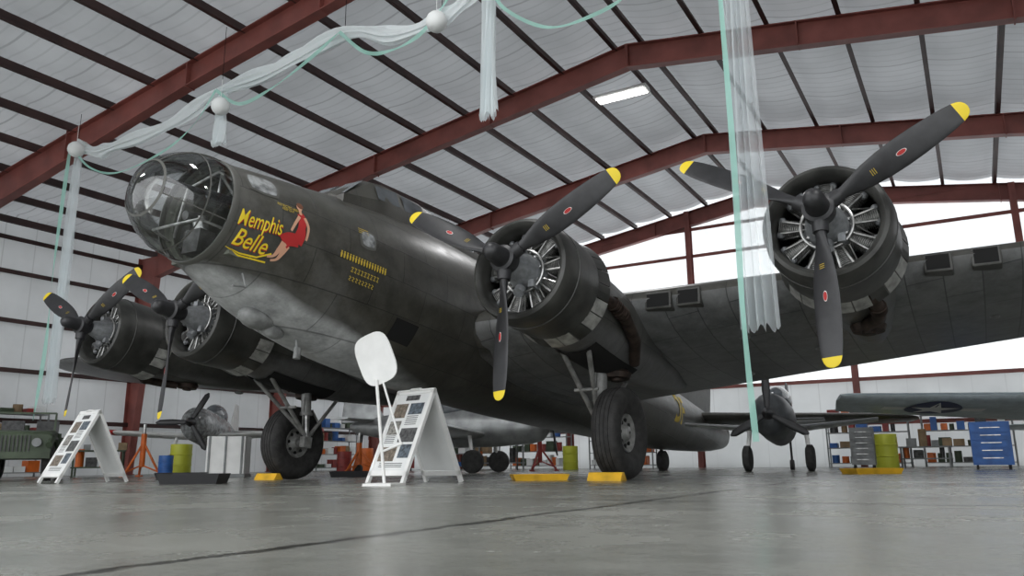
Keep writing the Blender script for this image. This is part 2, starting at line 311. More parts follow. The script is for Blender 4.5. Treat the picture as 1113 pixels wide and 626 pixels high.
def hermite(i,k,t):
    n=len(ST)
    def sl_(j):
        if j==0: return (ST[1][k]-ST[0][k])/(ST[1][0]-ST[0][0])
        if j==n-1: return (ST[-1][k]-ST[-2][k])/(ST[-1][0]-ST[-2][0])
        return (ST[j+1][k]-ST[j-1][k])/(ST[j+1][0]-ST[j-1][0])
    dx=ST[i+1][0]-ST[i][0];m0=sl_(i)*dx;m1=sl_(i+1)*dx
    t=max(0,min(1,t))
    return (2*t**3-3*t*t+1)*ST[i][k]+(t**3-2*t*t+t)*m0+(-2*t**3+3*t*t)*ST[i+1][k]+(t**3-t*t)*m1
def fus(x):
    i=0
    while i<len(ST)-2 and ST[i+1][0]>x: i+=1
    t=(ST[i][0]-x)/(ST[i][0]-ST[i+1][0])
    return [hermite(i,k,t) for k in(1,2,3,4)]
def fp(x,ph,off=0):
    zc,hw,tp,bt=fus(x);hh=tp if math.sin(ph)>0 else bt
    return Vector((x,(hw+off)*math.cos(ph),zc+(hh+off)*math.sin(ph)))
NS=56
fb=B();xs=[x for x in[NX-k*.25 for k in range(100)] if x>-17.0]+[-17.0]
fb.loft([[fp(x,2*pi*k/NS) for k in range(NS)] for x in xs],cap=False)
fb.obj('fuselage',M_fus,AC)
ib=B();ib.loft([[fp(x,2*pi*k/NS,-.04) for k in range(NS)] for x in(NX-.02,4.9,4.5,4.0,3.4)],cap=False)
ib.add([fp(3.4,2*pi*k/NS,-.04) for k in range(NS)],[tuple(range(NS))])
for x in(5.2,4.95,4.6,4.2,3.8): ib.loft([[fp(x+dx,2*pi*k/NS,o) for k in range(NS)] for dx,o in((0,-.04),(0,-.1),(.03,-.1),(.03,-.04))],cap=False)
for ph in(.2,.8,1.3,1.85,2.35,2.95,3.6,5.8): ib.tube([fp(x,ph,-.07) for x in(NX-.05,4.8,4.3,3.8,3.42)],.018,6)
ib.box((4.4,0,1.50),(1.6,1.05,.05))
ib.obj('nose_interior',M_inter,AC)
nb=B()
nb.box((4.55,-.1,1.76),(.4,.42,.06),mi=1);nb.box((4.38,-.1,1.98),(.06,.42,.45),mi=1);nb.cyl((4.55,-.1,1.5),(4.55,-.1,1.76),.05)
nb.box((5.2,0,1.66),(.32,.28,.30));nb.cyl((5.22,0,1.78),(5.3,0,2.0),.09,mi=2);nb.cyl((5.3,0,1.98),(5.5,0,1.94),.06)
nb.box((4.7,.50,1.68),(.5,.2,.36),mi=1);nb.box((4.8,-.52,1.9),(.6,.15,.3),mi=2)
nb.cyl((5.0,.15,2.30),(6.10,.15,2.18),.026);nb.cyl((4.8,.15,2.33),(5.35,.15,2.26),.055);nb.cyl((5.2,.15,2.25),(5.2,.15,2.66),.02,mi=2)
nb.tube([(5.2,-.58,1.85),(5.32,-.3,2.42),(5.28,.2,2.58),(5.2,.48,2.4)],.02,mi=2)
nb.tube([(5.32,-.5,1.75),(5.6,-.42,1.78),(5.7,.0,1.72),(5.6,.42,1.78),(5.32,.5,1.75)],.018,mi=2);nb.tube([(5.3,.3,2.5),(5.0,.36,2.2),(4.8,.4,1.9)],.03,mi=2)
nb.obj('bombardier_station',[M_dsteel,M_grn0 if False else M_inter,M_steel],AC)
def gprof(t): return NR*(1-t**2.25)**.52
gp=[]
for k in range(15):
    t=math.sin(k/14*pi/2);gp.append((NX+t*NL,max(gprof(min(t,.9999)),.005)))
B().rev(gp,(0,0,NZ),(1,0,0),56).obj('nose_glass',M_glass,AC)
fr=B()
def gpt(t,ph,o=.004): r_=gprof(t)+o;return Vector((NX+t*NL,r_*math.cos(ph),NZ+r_*math.sin(ph)))
fr.rev([(NX-.04,NR),(NX-.04,NR+.02),(NX+.02,NR+.02),(NX+.04,NR+.008),(NX+.04,NR-.01)],(0,0,NZ),(1,0,0),56)
for ph in(.35*pi,.65*pi,-.12*pi,-.88*pi): fr.tube([gpt(t,ph) for t in[i/12*.86 for i in range(13)]],.009,6)
fr.rev([(NX+.86*NL,gprof(.86)-.01),(NX+.86*NL,gprof(.86)+.012),(NX+.88*NL,gprof(.88)+.01)],(0,0,NZ),(1,0,0),40)
fr.rev([(NX+.39*NL,gprof(.39)-.004),(NX+.39*NL,gprof(.39)+.007),(NX+.41*NL,gprof(.41)+.007)],(0,0,NZ),(1,0,0),50)
fr.obj('nose_frames',M_frame,AC)
cb=B()
cs=[(3.5,2.98,3.02,.60),(2.85,3.14,3.50,.62),(2.6,3.2,3.56,.63),(1.7,3.24,3.62,.64),(.9,3.22,3.56,.62),(-.4,3.1,3.42,.55),(-2.4,2.95,3.25,.40)]
def cse(x,zs,zt,w): return [(x,-w,2.6),(x,-w,zs),(x,-w*.78,zt-.06),(x,-w*.55,zt),(x,w*.55,zt),(x,w*.78,zt-.06),(x,w,zs),(x,w,2.6)]
cb.loft([cse(*c) for c in cs]);cb.obj('cockpit_canopy',M_wtop,AC,ang=25)
wb=B();wn=B()
def win(a,b_,c,d_,o=.012,m=.12):
    P=[Vector(q) for q in(a,b_,c,d_)];ce=sum(P,Vector())/4;n=(P[1]-P[0]).cross(P[2]-P[0]).normalized()
    if n.y*ce.y<0 and abs(n.y)>.2: n=-n
    if n.x<0 and abs(n.y)<=.2: n=-n
    wb.add([ce+(q-ce)*(1-m)+n*o for q in P],[(0,1,2,3)])
for s in(-1,1):
    win((2.83,s*.62,3.15),(2.25,s*.63,3.21),(2.25,s*.50,3.52),(2.83,s*.50,3.42));win((2.2,s*.63,3.2),(1.6,s*.64,3.24),(1.6,s*.50,3.55),(2.2,s*.50,3.52))
    win((3.42,s*.05,3.03),(3.40,s*.52,3.03),(2.92,s*.42,3.46),(2.9,s*.04,3.48),m=.06)
def patch(bl,x0,x1,p0,p1,o,mi=0,n=5,rnd=True):
    R=[]
    for i in range(n+1):
        row=[]
        for j in range(n+1):
            a=-1+2*i/n;c=-1+2*j/n
            if rnd: a,c=a*math.sqrt(1-c*c/3.4),c*math.sqrt(1-a*a/3.4)
            row.append(fp((x0+x1)/2+(x1-x0)/2*a,(p0+p1)/2+(p1-p0)/2*c,o))
        R.append(row)
    bl.loft(R,mi,cap=False,closed=False)
fm=B()
for x0,x1,p0,p1 in((5.16,4.78,.40,.78),(3.48,3.24,.16,.36)):
    patch(fm,x0+.035,x1-.035,p0-.035,p1+.035,.006);patch(wn,x0,x1,p0,p1,.012)
    patch(fm,x0+.035,x1-.035,pi-p0+.035,pi-p1-.035,.006);patch(wn,x0,x1,pi-p0,pi-p1,.012)
wb.obj('windows',M_gl2,AC,recalc=False);wn.obj('nose_windows',M_gl3,AC,recalc=False);fm.obj('window_frames',M_frame,AC,recalc=False)
hb=B();patch(hb,2.55,2.05,-.50,-.78,.01,rnd=False);hb.obj('hatch_shade_patch',M_dark,AC,recalc=False)  # dark patch on the skin, painting the shade of an open hatch
ch=B();zc,hw,tp,bt=fus(4.2)
ch.sph((4.3,.12,zc-bt+.0),.19,16,sc=(1.5,.75,.75));ch.sph((4.0,.12,zc-bt-.10),.12,12,sc=(1.6,.8,.8))
ch.cyl((3.6,.15,.85),(3.55,.15,.62),.015);ch.cyl((3.5,.1,.75),(3.5,.1,.6),.05);ch.tube([(4.9,.45,1.33),(4.85,.5,1.16),(5.05,.5,1.12)],.012)
ch.obj('belly_antenna_fairing',M_fair,AC)
tt=B();tt.sph((.15,0,3.35),.52,24,sc=(1,1,.9));tt.obj('top_turret',M_gl2,AC)
tg=B()
for s in(-.15,.15): tg.cyl((.5,s,3.55),(1.7,s,3.65),.03)
tg.obj('turret_guns',M_dsteel,AC)
def foil(n=14,t=.12):
    up=[];lo=[]
    for k in range(n+1):
        x=.5*(1-math.cos(pi*k/n));y=5*t*(.2969*math.sqrt(x)-.126*x-.3516*x*x+.2843*x**3-.1015*x**4);up.append((x,y));lo.append((x,-y))
    return up[::-1]+lo[1:-1]
def wing_mesh(sts,mats,name,parent,vertical=False,inc=0.):
    w=B();R=[]
    for s,xle,c,z,t in sts:
        ring=[]
        for x,y in foil(14,t):
            xx=xle-c*x;yy=y*c-inc*c*(x-.3)
            ring.append((xx,s,z+yy) if not vertical else (xx,yy,s))
        R.append(ring)
    w.loft(R)
    o=w.obj(name,mats,parent,ang=50)
    if len(mats)>1:
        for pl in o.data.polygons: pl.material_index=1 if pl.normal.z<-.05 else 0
    return o
WZ=1.55;WI=.062
def wle(y): return .75-.152*(y-1.1)
def wte(y): return -5.0+.083*(y-1.1)
for s in(-1,1):
    st=[]
    for y in(.6,1.1,2,3.14,4.2,5.4,6.76,8,9.5,11,12.5,13.8,14.6,15.1,15.5,15.75):
        le,te=wle(y),wte(y)
        if y>13.8: k=math.sqrt(max(.02,1-((y-13.8)/2.0)**2));m_=le-(le-te)*.42;le=m_+(le-m_)*k;te=m_+(te-m_)*k
        st.append((s*y,le,le-te,WZ+.0775*y,.185-.0058*y))
    wing_mesh(st,[M_wtop,M_wlow],'wing',AC,inc=WI)
    st=[(s*y,-12.7-.22*y,3.1-.264*y,2.42,.12) for y in(.2,2,4,5.5)]+[(s*6.3,-14.2,1.2,2.42,.10),(s*6.55,-14.5,.5,2.42,.07)]
    wing_mesh(st,[M_wtop],'tailplane',AC)
st=[(2.5,-8.5,7.3,0,.05),(2.9,-9.6,6.4,0,.06),(3.4,-11.2,4.9,0,.08),(4.2,-12.6,3.6,0,.09),(5.4,-13.4,2.8,0,.09),(6.2,-13.8,2.2,0,.08),(6.6,-14.4,1.2,0,.06)]
wing_mesh(st,[M_wtop],'tail_fin',AC,vertical=True)
tb=B();tb.sph((-17.0,0,2.4),.46,20,sc=(1.1,.82,.98));tb.obj('tail_gunner_position',M_wtop,AC)
tb=B();tb.rev([(-.12,.05),(-.12,.22),(-.08,.29),(.08,.29),(.12,.22),(.12,.05)],(-11.2,0,.86),(0,1,0),24,cap=True);tb.cyl((-11.2,0,.86),(-11.0,0,1.4),.05);tb.obj('tail_wheel',M_rub,AC)
for s in(-1,1):
    q=B();R=[]
    for x,wd,hh in((.75,.2,.12),(.3,.5,.35),(-.8,.62,.50),(-2.5,.6,.45),(-4.5,.45,.25),(-6,.1,.1)):
        R.append([(x,s*(1.0+wd*.54*math.cos(a)),WZ+.1-.045*(.7-x)+hh*math.sin(a)) for a in[2*pi*k/16 for k in range(16)]])
    q.loft(R);q.obj('wing_root_fillet',M_nac,AC)
wd=B();wl=B();wf=B()
for s in(-1,1):
    for y,ww in((4.08,.34),(4.52,.30),(7.78,.28),(8.34,.28)):
        c=wle(y)-wte(y);x=wle(y)-.02;z=WZ+.0775*y+WI*c*.3-.05
        wf.box((x-.10,s*y,z),(.26,ww+.07,.27));wd.box((x-.02,s*y,z),(.115,ww,.20))
    for y,xo_,r_ in((5.0,1.2,.10),(9.8,1.3,.09),(5.9,2.3,.07),(9.2,3.0,.12),(4.6,3.2,.08),(8.4,1.9,.07)):
        c=wle(y)-wte(y);z=WZ+.0775*y-WI*c*(xo_/c-.3)-(.185-.0058*y)*c*.5+.02
        wl.sph((wle(y)-xo_,s*y,z+.0),r_,12,sc=(1,1,.35))
wd.obj('intake_shade_blocks',M_dark,AC,smooth=False);wf.obj('intake_frames',M_nac,AC,smooth=False,bevel=.025);wl.obj('inspection_covers',M_fair,AC)  # dark blocks paint the shade inside the intakes; nothing is recessed
def engine(y,z,xp,idx,ang,inner):
    s=1 if y>0 else -1
    xc=xp-.34
    c=B();c.rev([(-.75,.60),(-.30,.575),(-.06,.57),(0,.60),(.02,.635),(0,.675),(-.06,.70),(-.22,.715),(-.5,.725),(-.92,.715),(-.92,.69)],(xc,y,z),(1,0,0),56)
    c.rev([(-.305,.718),(-.31,.728),(-.325,.728),(-.33,.718)],(xc,y,z),(1,0,0),56)
    c.obj('cowling_%d'%idx,M_cowl,AC,ang=35)
    g=B();n=22
    for k in range(n):
        a0=2*pi*(k+.04)/n;a1=2*pi*(k+.96)/n
        Pn=[(xc-.90,.715),(xc-1.18,.765),(xc-1.18,.75),(xc-.90,.70)]
        am=(a0+a1)/2;low=(math.sin(am)<.05)
        g.loft([[(x,y+r_*math.cos(a),z+r_*math.sin(a)) for x,r_ in Pn] for a in(a0,(a0+a1)/2,a1)],1 if (low and k%3!=0) else 0)
    g.obj('cowl_flaps_%d'%idx,[M_cowl,M_flap],AC,smooth=False)
    if inner: nst=[(xc-.85,0,.64,.64,.64),(xc-1.4,-.02,.65,.63,.68),(1.0,-.04,.63,.58,.72),(.2,-.06,.60,.55,.74),(-.9,-.10,.56,.45,.68),(-2.2,-.18,.42,.28,.45),(-3.6,-.25,.1,.06,.12)]
    else: nst=[(xc-.85,0,.64,.64,.64),(xc-1.4,-.02,.62,.60,.66),(.3,-.05,.55,.50,.60),(-.6,-.08,.46,.38,.50),(-1.7,-.16,.3,.2,.32),(-2.6,-.2,.08,.05,.08)]
    nb_=B();nb_.loft([[(x,y+hw*math.cos(a),z+dz+(tp if math.sin(a)>0 else bt)*math.sin(a)) for a in[2*pi*k/36 for k in range(36)]] for x,dz,hw,tp,bt in nst]);nb_.obj('nacelle_%d'%idx,M_nac,AC)
    t=B()
    if inner:
        P=[(xc-1.05,y+s*.60,z-.10),(xc-1.45,y+s*.69,z-.14),(1.0,y+s*.70,z-.22),(.4,y+s*.62,z-.42),(.0,y+s*.45,z-.66)];tz=z-.86
    else:
        P=[(xc-1.05,y+s*.30,z-.60),(xc-1.4,y+s*.34,z-.66),(.75,y+s*.34,z-.68),(.4,y+s*.30,z-.68),(.15,y+s*.12,z-.70)];tz=z-.72
    t.tube(P,[.07,.085,.09,.09,.08],12)
    for k in range(5):
        q0=Vector(P[1]).lerp(Vector(P[2]),k/4.5);t.rev([(-.02,.085),(-.02,.105),(.02,.105),(.02,.085)],q0,Vector(P[2])-Vector(P[1]),14)
    t.rev([(0,.05),(0,.20),(.08,.23),(.13,.18),(.15,.05)],(-.1,y+s*.12,tz),(0,0,1),24,cap=True)
    t.cyl((-.1,y+s*.12,tz-.04),(-.1,y+s*.12,tz+.2),.09)
    t.obj('exhaust_%d'%idx,M_exh,AC)
    en=B()
    en.rev([(-.62,.59),(-.60,.59)],(xc,y,z),(1,0,0),40,2,True)
    en.rev([(-.6,.30),(-.30,.30),(-.24,.26),(-.18,.24),(-.10,.23),(0,.19),(.12,.15),(.20,.11),(.22,.05)],(xc,y,z),(1,0,0),36,0)
    for k in range(9):
        a=2*pi*k/9+.17;dr=Vector((0,math.cos(a),math.sin(a)));o=Vector((xc-.34,y,z));tg=Vector((0,-math.sin(a),math.cos(a)))
        pr=[(.22,.10)]
        for q in range(13): pr+=[(.27+q*.022,.098),(.274+q*.022,.118 if q<9 else .128),(.282+q*.022,.118 if q<9 else .128),(.286+q*.022,.098)]
        pr+=[(.56,.09),(.575,.02)]
        en.rev(pr,o,dr,20,1,True)
        for sg in(-1,1):
            en.cyl(o+Vector((.12,0,0))+dr*.24+tg*.035*sg,o+Vector((.10,0,0))+dr*.52+tg*.075*sg,.015,seg=8,mi=3)
            en.sph(o+Vector((.06,0,0))+dr*.53+tg*.085*sg,.05,10,0)
        en.cyl(o+Vector((.14,0,0))+dr*.30+tg*.12,o+Vector((.02,0,0))+dr*.5+tg*.12,.010,seg=6,mi=3)
        en.cyl(o+Vector((.16,0,0))+dr*.235,o+Vector((.20,0,0))+dr*.235,.018,seg=8,mi=3)
    en.rev([(-.02+.018*math.cos(q),.285+.018*math.sin(q)) for q in[2*pi*k/8 for k in range(9)]],(xc-.12,y,z),(1,0,0),40,3)
    en.cyl((xc-.08,y,z-.25),(xc-.02,y,z-.33),.07,seg=16,mi=0);en.box((xc-.1,y+.16,z-.2),(.1,.08,.1),mi=0);en.box((xc-.08,y,z+.24),(.12,.1,.08),mi=0)
    en.obj('radial_engine_%d'%idx,[M_case,M_cyl,M_dark,M_steel],AC,ang=30)
    pr=B()
    pr.rev([(-.2,.1),(-.12,.13),(-.08,.17),(.08,.17),(.10,.13),(.16,.12),(.30,.115),(.37,.10),(.41,.06),(.42,.005)],(xp,y,z),(1,0,0),28,0,True)
    for k in range(3):
        A=ang+k*2*pi/3;er=Vector((0,math.sin(A),math.cos(A)));et=Vector((0,math.cos(A),-math.sin(A)));X=Vector((1,0,0));o=Vector((xp,y,z))
        pr.cyl(o+er*.08,o+er*.27,.095,.085,16)
        R=[]
        for rr_,c_,t_,bt in((.22,.13,.12,50),(.32,.15,.10,48),(.45,.215,.07,44),(.6,.275,.05,39),(.8,.315,.04,33),(1.0,.325,.033,29),(1.2,.315,.028,26),(1.4,.29,.022,23),(1.55,.26,.018,21),(1.655,.225,.014,20),(1.66,.223,.014,20),(1.71,.19,.012,19.5),(1.745,.14,.01,19),(1.762,.08,.007,19),(1.768,.02,.004,19)):
            bt=math.radians(bt);cd=et*math.cos(bt)-X*math.sin(bt);nd=X*math.cos(bt)+et*math.sin(bt)
            R.append([o+er*rr_+cd*c_*.5*math.cos(a)+nd*t_*.5*math.sin(a) for a in[2*pi*q/16 for q in range(16)]])
        pr.loft(R[:10],0,cap=False);pr.loft(R[9:],1,cap=True)
        bt=math.radians(28);cd=et*math.cos(bt)-X*math.sin(bt);nd=X*math.cos(bt)+et*math.sin(bt)
        for m_,sc_,of in((2,1.0,.020),(3,.86,.0225)):
            pr.add([o+er*(1.0+.06*sc_*math.cos(a))+cd*.026*sc_*math.sin(a)+nd*of for a in[2*pi*q/20 for q in range(20)]],[tuple(range(20))],m_)
        bt=math.radians(36);cd=et*math.cos(bt)-X*math.sin(bt);nd=X*math.cos(bt)+et*math.sin(bt)
        for q in range(3):
            pr.add([o+er*(.64+q*.022+e1)+cd*(-.035+e2)+nd*.0275 for e1,e2 in((0,0),(.006,0),(.006,.07),(0,.07))],[(0,1,2,3)],4)
    pr.obj('propeller_%d'%idx,[M_black,M_yel,M_white,M_red,M_yelt],AC,ang=50)
hi=(3.18,3.1387,1.7082);ho=(2.56,6.7565,1.9825)
engine(ho[1],ho[2],ho[0],1,pi/3-.008,False);engine(hi[1],hi[2],hi[0],2,pi/3-.010,True)
engine(-hi[1],hi[2],hi[0],3,pi/3-.052,True);engine(-ho[1],ho[2],ho[0],4,pi/3-.045,False)
for s,ix in((1,1),(-1,2)):
    y=s*3.3564
    t=B();w=.205
    t.rev([(-w*.5,.27),(-w*.8,.36),(-w*1.02,.46),(-w*1.05,.55),(-w*.92,.63),(-w*.7,.665),(-w*.5,.675),(-w*.48,.665),(-w*.44,.665),(-w*.42,.678),(-w*.2,.68),(-w*.18,.67),(-w*.12,.67),(-w*.1,.68),(w*.1,.68),(w*.12,.67),(w*.18,.67),(w*.2,.68),(w*.42,.678),(w*.44,.665),(w*.48,.665),(w*.5,.675),(w*.7,.665),(w*.92,.63),(w*1.05,.55),(w*1.02,.46),(w*.8,.36),(w*.5,.27)],(0,y,0),(0,1,0),56)
    t.obj('tyre_%d'%ix,M_rub,AC,ang=50)
    hbb=B()
    for q in(-1,1):
        hbb.rev([(q*.09,.29),(q*.13,.28),(q*.12,.25),(q*.06,.20),(q*.10,.12),(q*.15,.09),(q*.16,.02)],(0,y,0),(0,1,0),36)
        for k in range(8): a=2*pi*k/8;hbb.cyl((.19*math.cos(a),y+q*.07,.19*math.sin(a)),(.19*math.cos(a),y+q*.095,.19*math.sin(a)),.03,seg=10,mi=1)
    hbb.obj('wheel_hub_%d'%ix,[M_gearg,M_dark],AC)
    gl=B();yi=y-s*.33
    gl.cyl((0,y,0),(0,yi-s*.02,0),.055,seg=14,mi=0)
    gl.box((0,yi,0),(.2,.12,.2));gl.cyl((0,yi,.02),(.05,yi+s*.03,.62),.055,seg=16,mi=1);gl.cyl((.05,yi+s*.03,.5),(.12,yi+s*.08,1.35),.095,seg=18)
    gl.cyl((.05,yi+s*.03,.5),(.055,yi+s*.03,.56),.12,seg=18);gl.cyl((.07,yi+s*.05,.95),(.075,yi+s*.05,1.0),.115,seg=18)
    for dy in(-.16,.16): gl.cyl((.03,yi,.12),(1.15,yi+s*.12+dy*1.3,1.02),.038,seg=12)
    gl.cyl((.6,yi-.14,.56),(.6,yi+.24,.56),.025)
    gl.tube([(-.12,yi,.15),(-.28,yi,.4),(-.08,yi+s*.02,.62)],.025);gl.tube([(.12,yi,.15),(.16,yi,.5),(.18,yi,1.1)],.012)
    gl.cyl((0,yi,.05),(-.9,yi+s*.1,1.05),.035)
    gl.obj('gear_leg_%d'%ix,[M_gearg,M_steel],AC)
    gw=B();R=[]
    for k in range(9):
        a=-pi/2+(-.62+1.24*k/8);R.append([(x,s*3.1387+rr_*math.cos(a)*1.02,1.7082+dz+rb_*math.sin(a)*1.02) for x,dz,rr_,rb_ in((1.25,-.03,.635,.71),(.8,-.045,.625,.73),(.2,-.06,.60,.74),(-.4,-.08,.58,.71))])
    gw.loft(R,cap=False,closed=False);gw.obj('wheel_well_shade_%d'%ix,M_dark,AC)  # dark sheet over the nacelle skin, painting the shaded well
def decal(bl,V,F,x0,ph0,rot,mi=0,off=.012,sc=1):
    out=[]
    for v in V:
        a=v[0]*sc;b_=v[1]*sc;a2=a*math.cos(rot)-b_*math.sin(rot);b2=a*math.sin(rot)+b_*math.cos(rot)
        x=x0-a2;hw=fus(x)[1];out.append(fp(x,ph0+b2/hw,off))
    bl.add(out,F,mi)
def fit(body,w,hh,shear=.35,bold=.015):
    V,F=textverts(body,1,shear,bold);mnx=min(v.x for v in V);mxx=max(v.x for v in V);mny=min(v.y for v in V);mxy=max(v.y for v in V)
    return [((v.x-(mnx+mxx)/2)*w/(mxx-mnx),(v.y-(mny+mxy)/2)*hh/(mxy-mny)) for v in V],F
def strip2(pts,w):
    V=[];F=[]
    for i,(x,y) in enumerate(pts):
        x2,y2=pts[min(i+1,len(pts)-1)];x1,y1=pts[max(i-1,0)];dx,dy=x2-x1,y2-y1;l=math.hypot(dx,dy) or 1;ww=w[i] if isinstance(w,list) else w
        V+=[(x-dy/l*ww,y+dx/l*ww),(x+dy/l*ww,y-dx/l*ww)]
        if i: F.append((2*i-2,2*i,2*i+1,2*i-1))
    return V,F
nm=B()
for body,x0,ph,w,hh in(('Memphis',4.99,-.17,.57,.25),('Belle',5.03,-.48,.42,.21)):
    V,F=fit(body,w,hh,.45,.005)
    decal(nm,V,F,x0-.010,ph-.014,.20,1,.010);decal(nm,V,F,x0,ph,.20,0,.014)
V,F=strip2([(.26,.03),(.10,-.07),(-.10,-.10),(-.27,-.08),(-.1,-.13),(.22,-.09)],.010);decal(nm,V,F,5.0,-.58,.20,0,.014)
nm.obj('aircraft_name_lettering',[M_yel,M_red],AC,recalc=False,smooth=False)
gal=B();GA=(4.56,.0,.10);GS=1.35
def crp(P):
    Q=[];n=len(P)
    for i in range(n-1):
        a=P[max(i-1,0)];b_=P[i];c=P[i+1];d_=P[min(i+2,n-1)]
        for k in range(5): Q.append(tuple(cr(a[j],b_[j],c[j],d_[j],k/5) for j in range(2)))
    return Q+[P[-1]]
def crw(w):
    Q=[]
    for i in range(len(w)-1):
        for k in range(5): Q.append(w[i]+(w[i+1]-w[i])*k/5)
    return Q+[w[-1]]
def limb(pts,w,mi,o=.016):
    V,F=strip2(crp(pts),crw(w));decal(gal,V,F,*GA,mi,o,GS)
def disc(cx,cy,rx,ry,mi,o): decal(gal,[(cx+rx*math.cos(2*pi*k/16),cy+ry*math.sin(2*pi*k/16)) for k in range(16)],[tuple(range(16))],*GA,mi,o,GS)
# plain stand-in: a simple seated figure in a knee-length red dress
limb([(.05,-.10),(-.05,-.11),(-.10,-.15)],[.055,.060,.065],2,.015)
limb([(-.09,-.15),(-.12,-.23),(-.15,-.29),(-.20,-.31)],[.026,.022,.012,.010],1,.0145);limb([(-.05,-.17),(-.08,-.24),(-.11,-.31),(-.16,-.335)],[.026,.022,.012,.010],1,.0142)
limb([(.06,.16),(.08,.10),(.07,.03),(.06,-.04),(.03,-.12)],[.034,.045,.038,.052,.055],2,.018);limb([(.05,.13),(.0,.05),(-.04,-.03)],[.016,.014,.011],1,.0195);limb([(.105,.13),(.14,.04),(.12,-.08)],[.016,.014,.011],1,.0195)
limb([(.065,.15),(.065,.20)],[.015,.015],1,.0185)
disc(.065,.228,.030,.036,1,.019);disc(.075,.248,.036,.032,3,.0195)
gal.obj('nose_art_figure',[M_white,M_skin,M_red,M_hair],AC,recalc=False,smooth=False)
tl=B()
def bomb(cx,cy,k=1):
    V=[(cx-.010*k,cy-.04*k),(cx+.010*k,cy-.04*k),(cx+.016*k,cy+.01*k),(cx+.007*k,cy+.025*k),(cx+.016*k,cy+.042*k),(cx-.016*k,cy+.042*k),(cx-.007*k,cy+.025*k),(cx-.016*k,cy+.01*k)]
    decal(tl,V,[(0,1,2,3,4,5,6,7)],3.40,-.14,0,0,.012)
for k in range(17): bomb(-.42+k*.05,.08)
for k in range(9):
    cx=-.20+k*.058;V,F=strip2([(cx-.018,-.03),(cx+.018,-.03),(cx,-.055),(cx+.015,-.085),(cx-.018,-.075)],.006);decal(tl,V,F,3.40,-.14,0,0,.012)
for k in range(8):
    cx=-.20+k*.058;V,F=strip2([(cx-.016,-.14),(cx+.016,-.15),(cx-.012,-.18),(cx+.016,-.19)],.006);decal(tl,V,F,3.40,-.14,0,0,.012)
for k in range(3):
    V,F=strip2([(-.08,.34+k*.03),(.10,.34+k*.03)],.004);decal(tl,V,F,3.45,.0,0,0,.012)
tl.obj('mission_tally',M_yelt,AC,recalc=False,smooth=False)
V,F=fit('RESTRICTED AREA\nKEEP OUT',.30,.075,0,0);tl=B();decal(tl,V,F,4.66,.27,.0,0,.012);tl.obj('stencil_lettering',M_yelt,AC,recalc=False,smooth=False)
V,F=fit('DF',.9,.75,0,.03);tl=B();decal(tl,V,F,-10.1,.1,0,0,.015);tl.obj('code_letters',M_yelt,AC,recalc=False,smooth=False)
# ------------------------------------------------------------ chocks and trays
M_ytray=mat('tray_yellow',(.70,.40,.02),.5,var=.2);M_btray=mat('tray_black',(.02,.02,.022),.5)
def tray(name,x,y,w,l,hh,m,rz=0):
    t=B()
    def rg(k,z): return [(-w/2*k,-l/2*k,z),(w/2*k,-l/2*k,z),(w/2*k,l/2*k,z),(-w/2*k,l/2*k,z)]
    t.loft([rg(.9,0),rg(1.0,hh),rg(.96,hh),rg(.87,.02)]);t.obj(name,m,M=T(x,y,0,rz),smooth=False)
tray('drip_tray',.38,12.3,.85,.6,.09,M_ytray,.1);tray('drip_tray',6.45,14.6,.9,.6,.10,M_ytray,.1);tray('drip_tray',-4.9,12.4,.92,.6,.15,M_btray,.05);tray('drip_tray',-7.0,17,.9,.6,.13,M_btray,.05);tray('drip_tray',-3.55,17.5,.8,.6,.12,M_btray,.05)
def chock(x,y,rz):
    c=B();c.loft([[(a_,yy,b_) for a_,b_ in((-.12,0),(.12,0),(.05,.12),(-.03,.12))] for yy in(-.26,.26)]);c.obj('wheel_chock',M_ytray,M=T(x,y,0,rz),smooth=False,bevel=.01)
for s in(-1,1):
    P=Vector((ox,oy,0))+fx*.56+ly*s*3.36;chock(P.x,P.y,yaw)
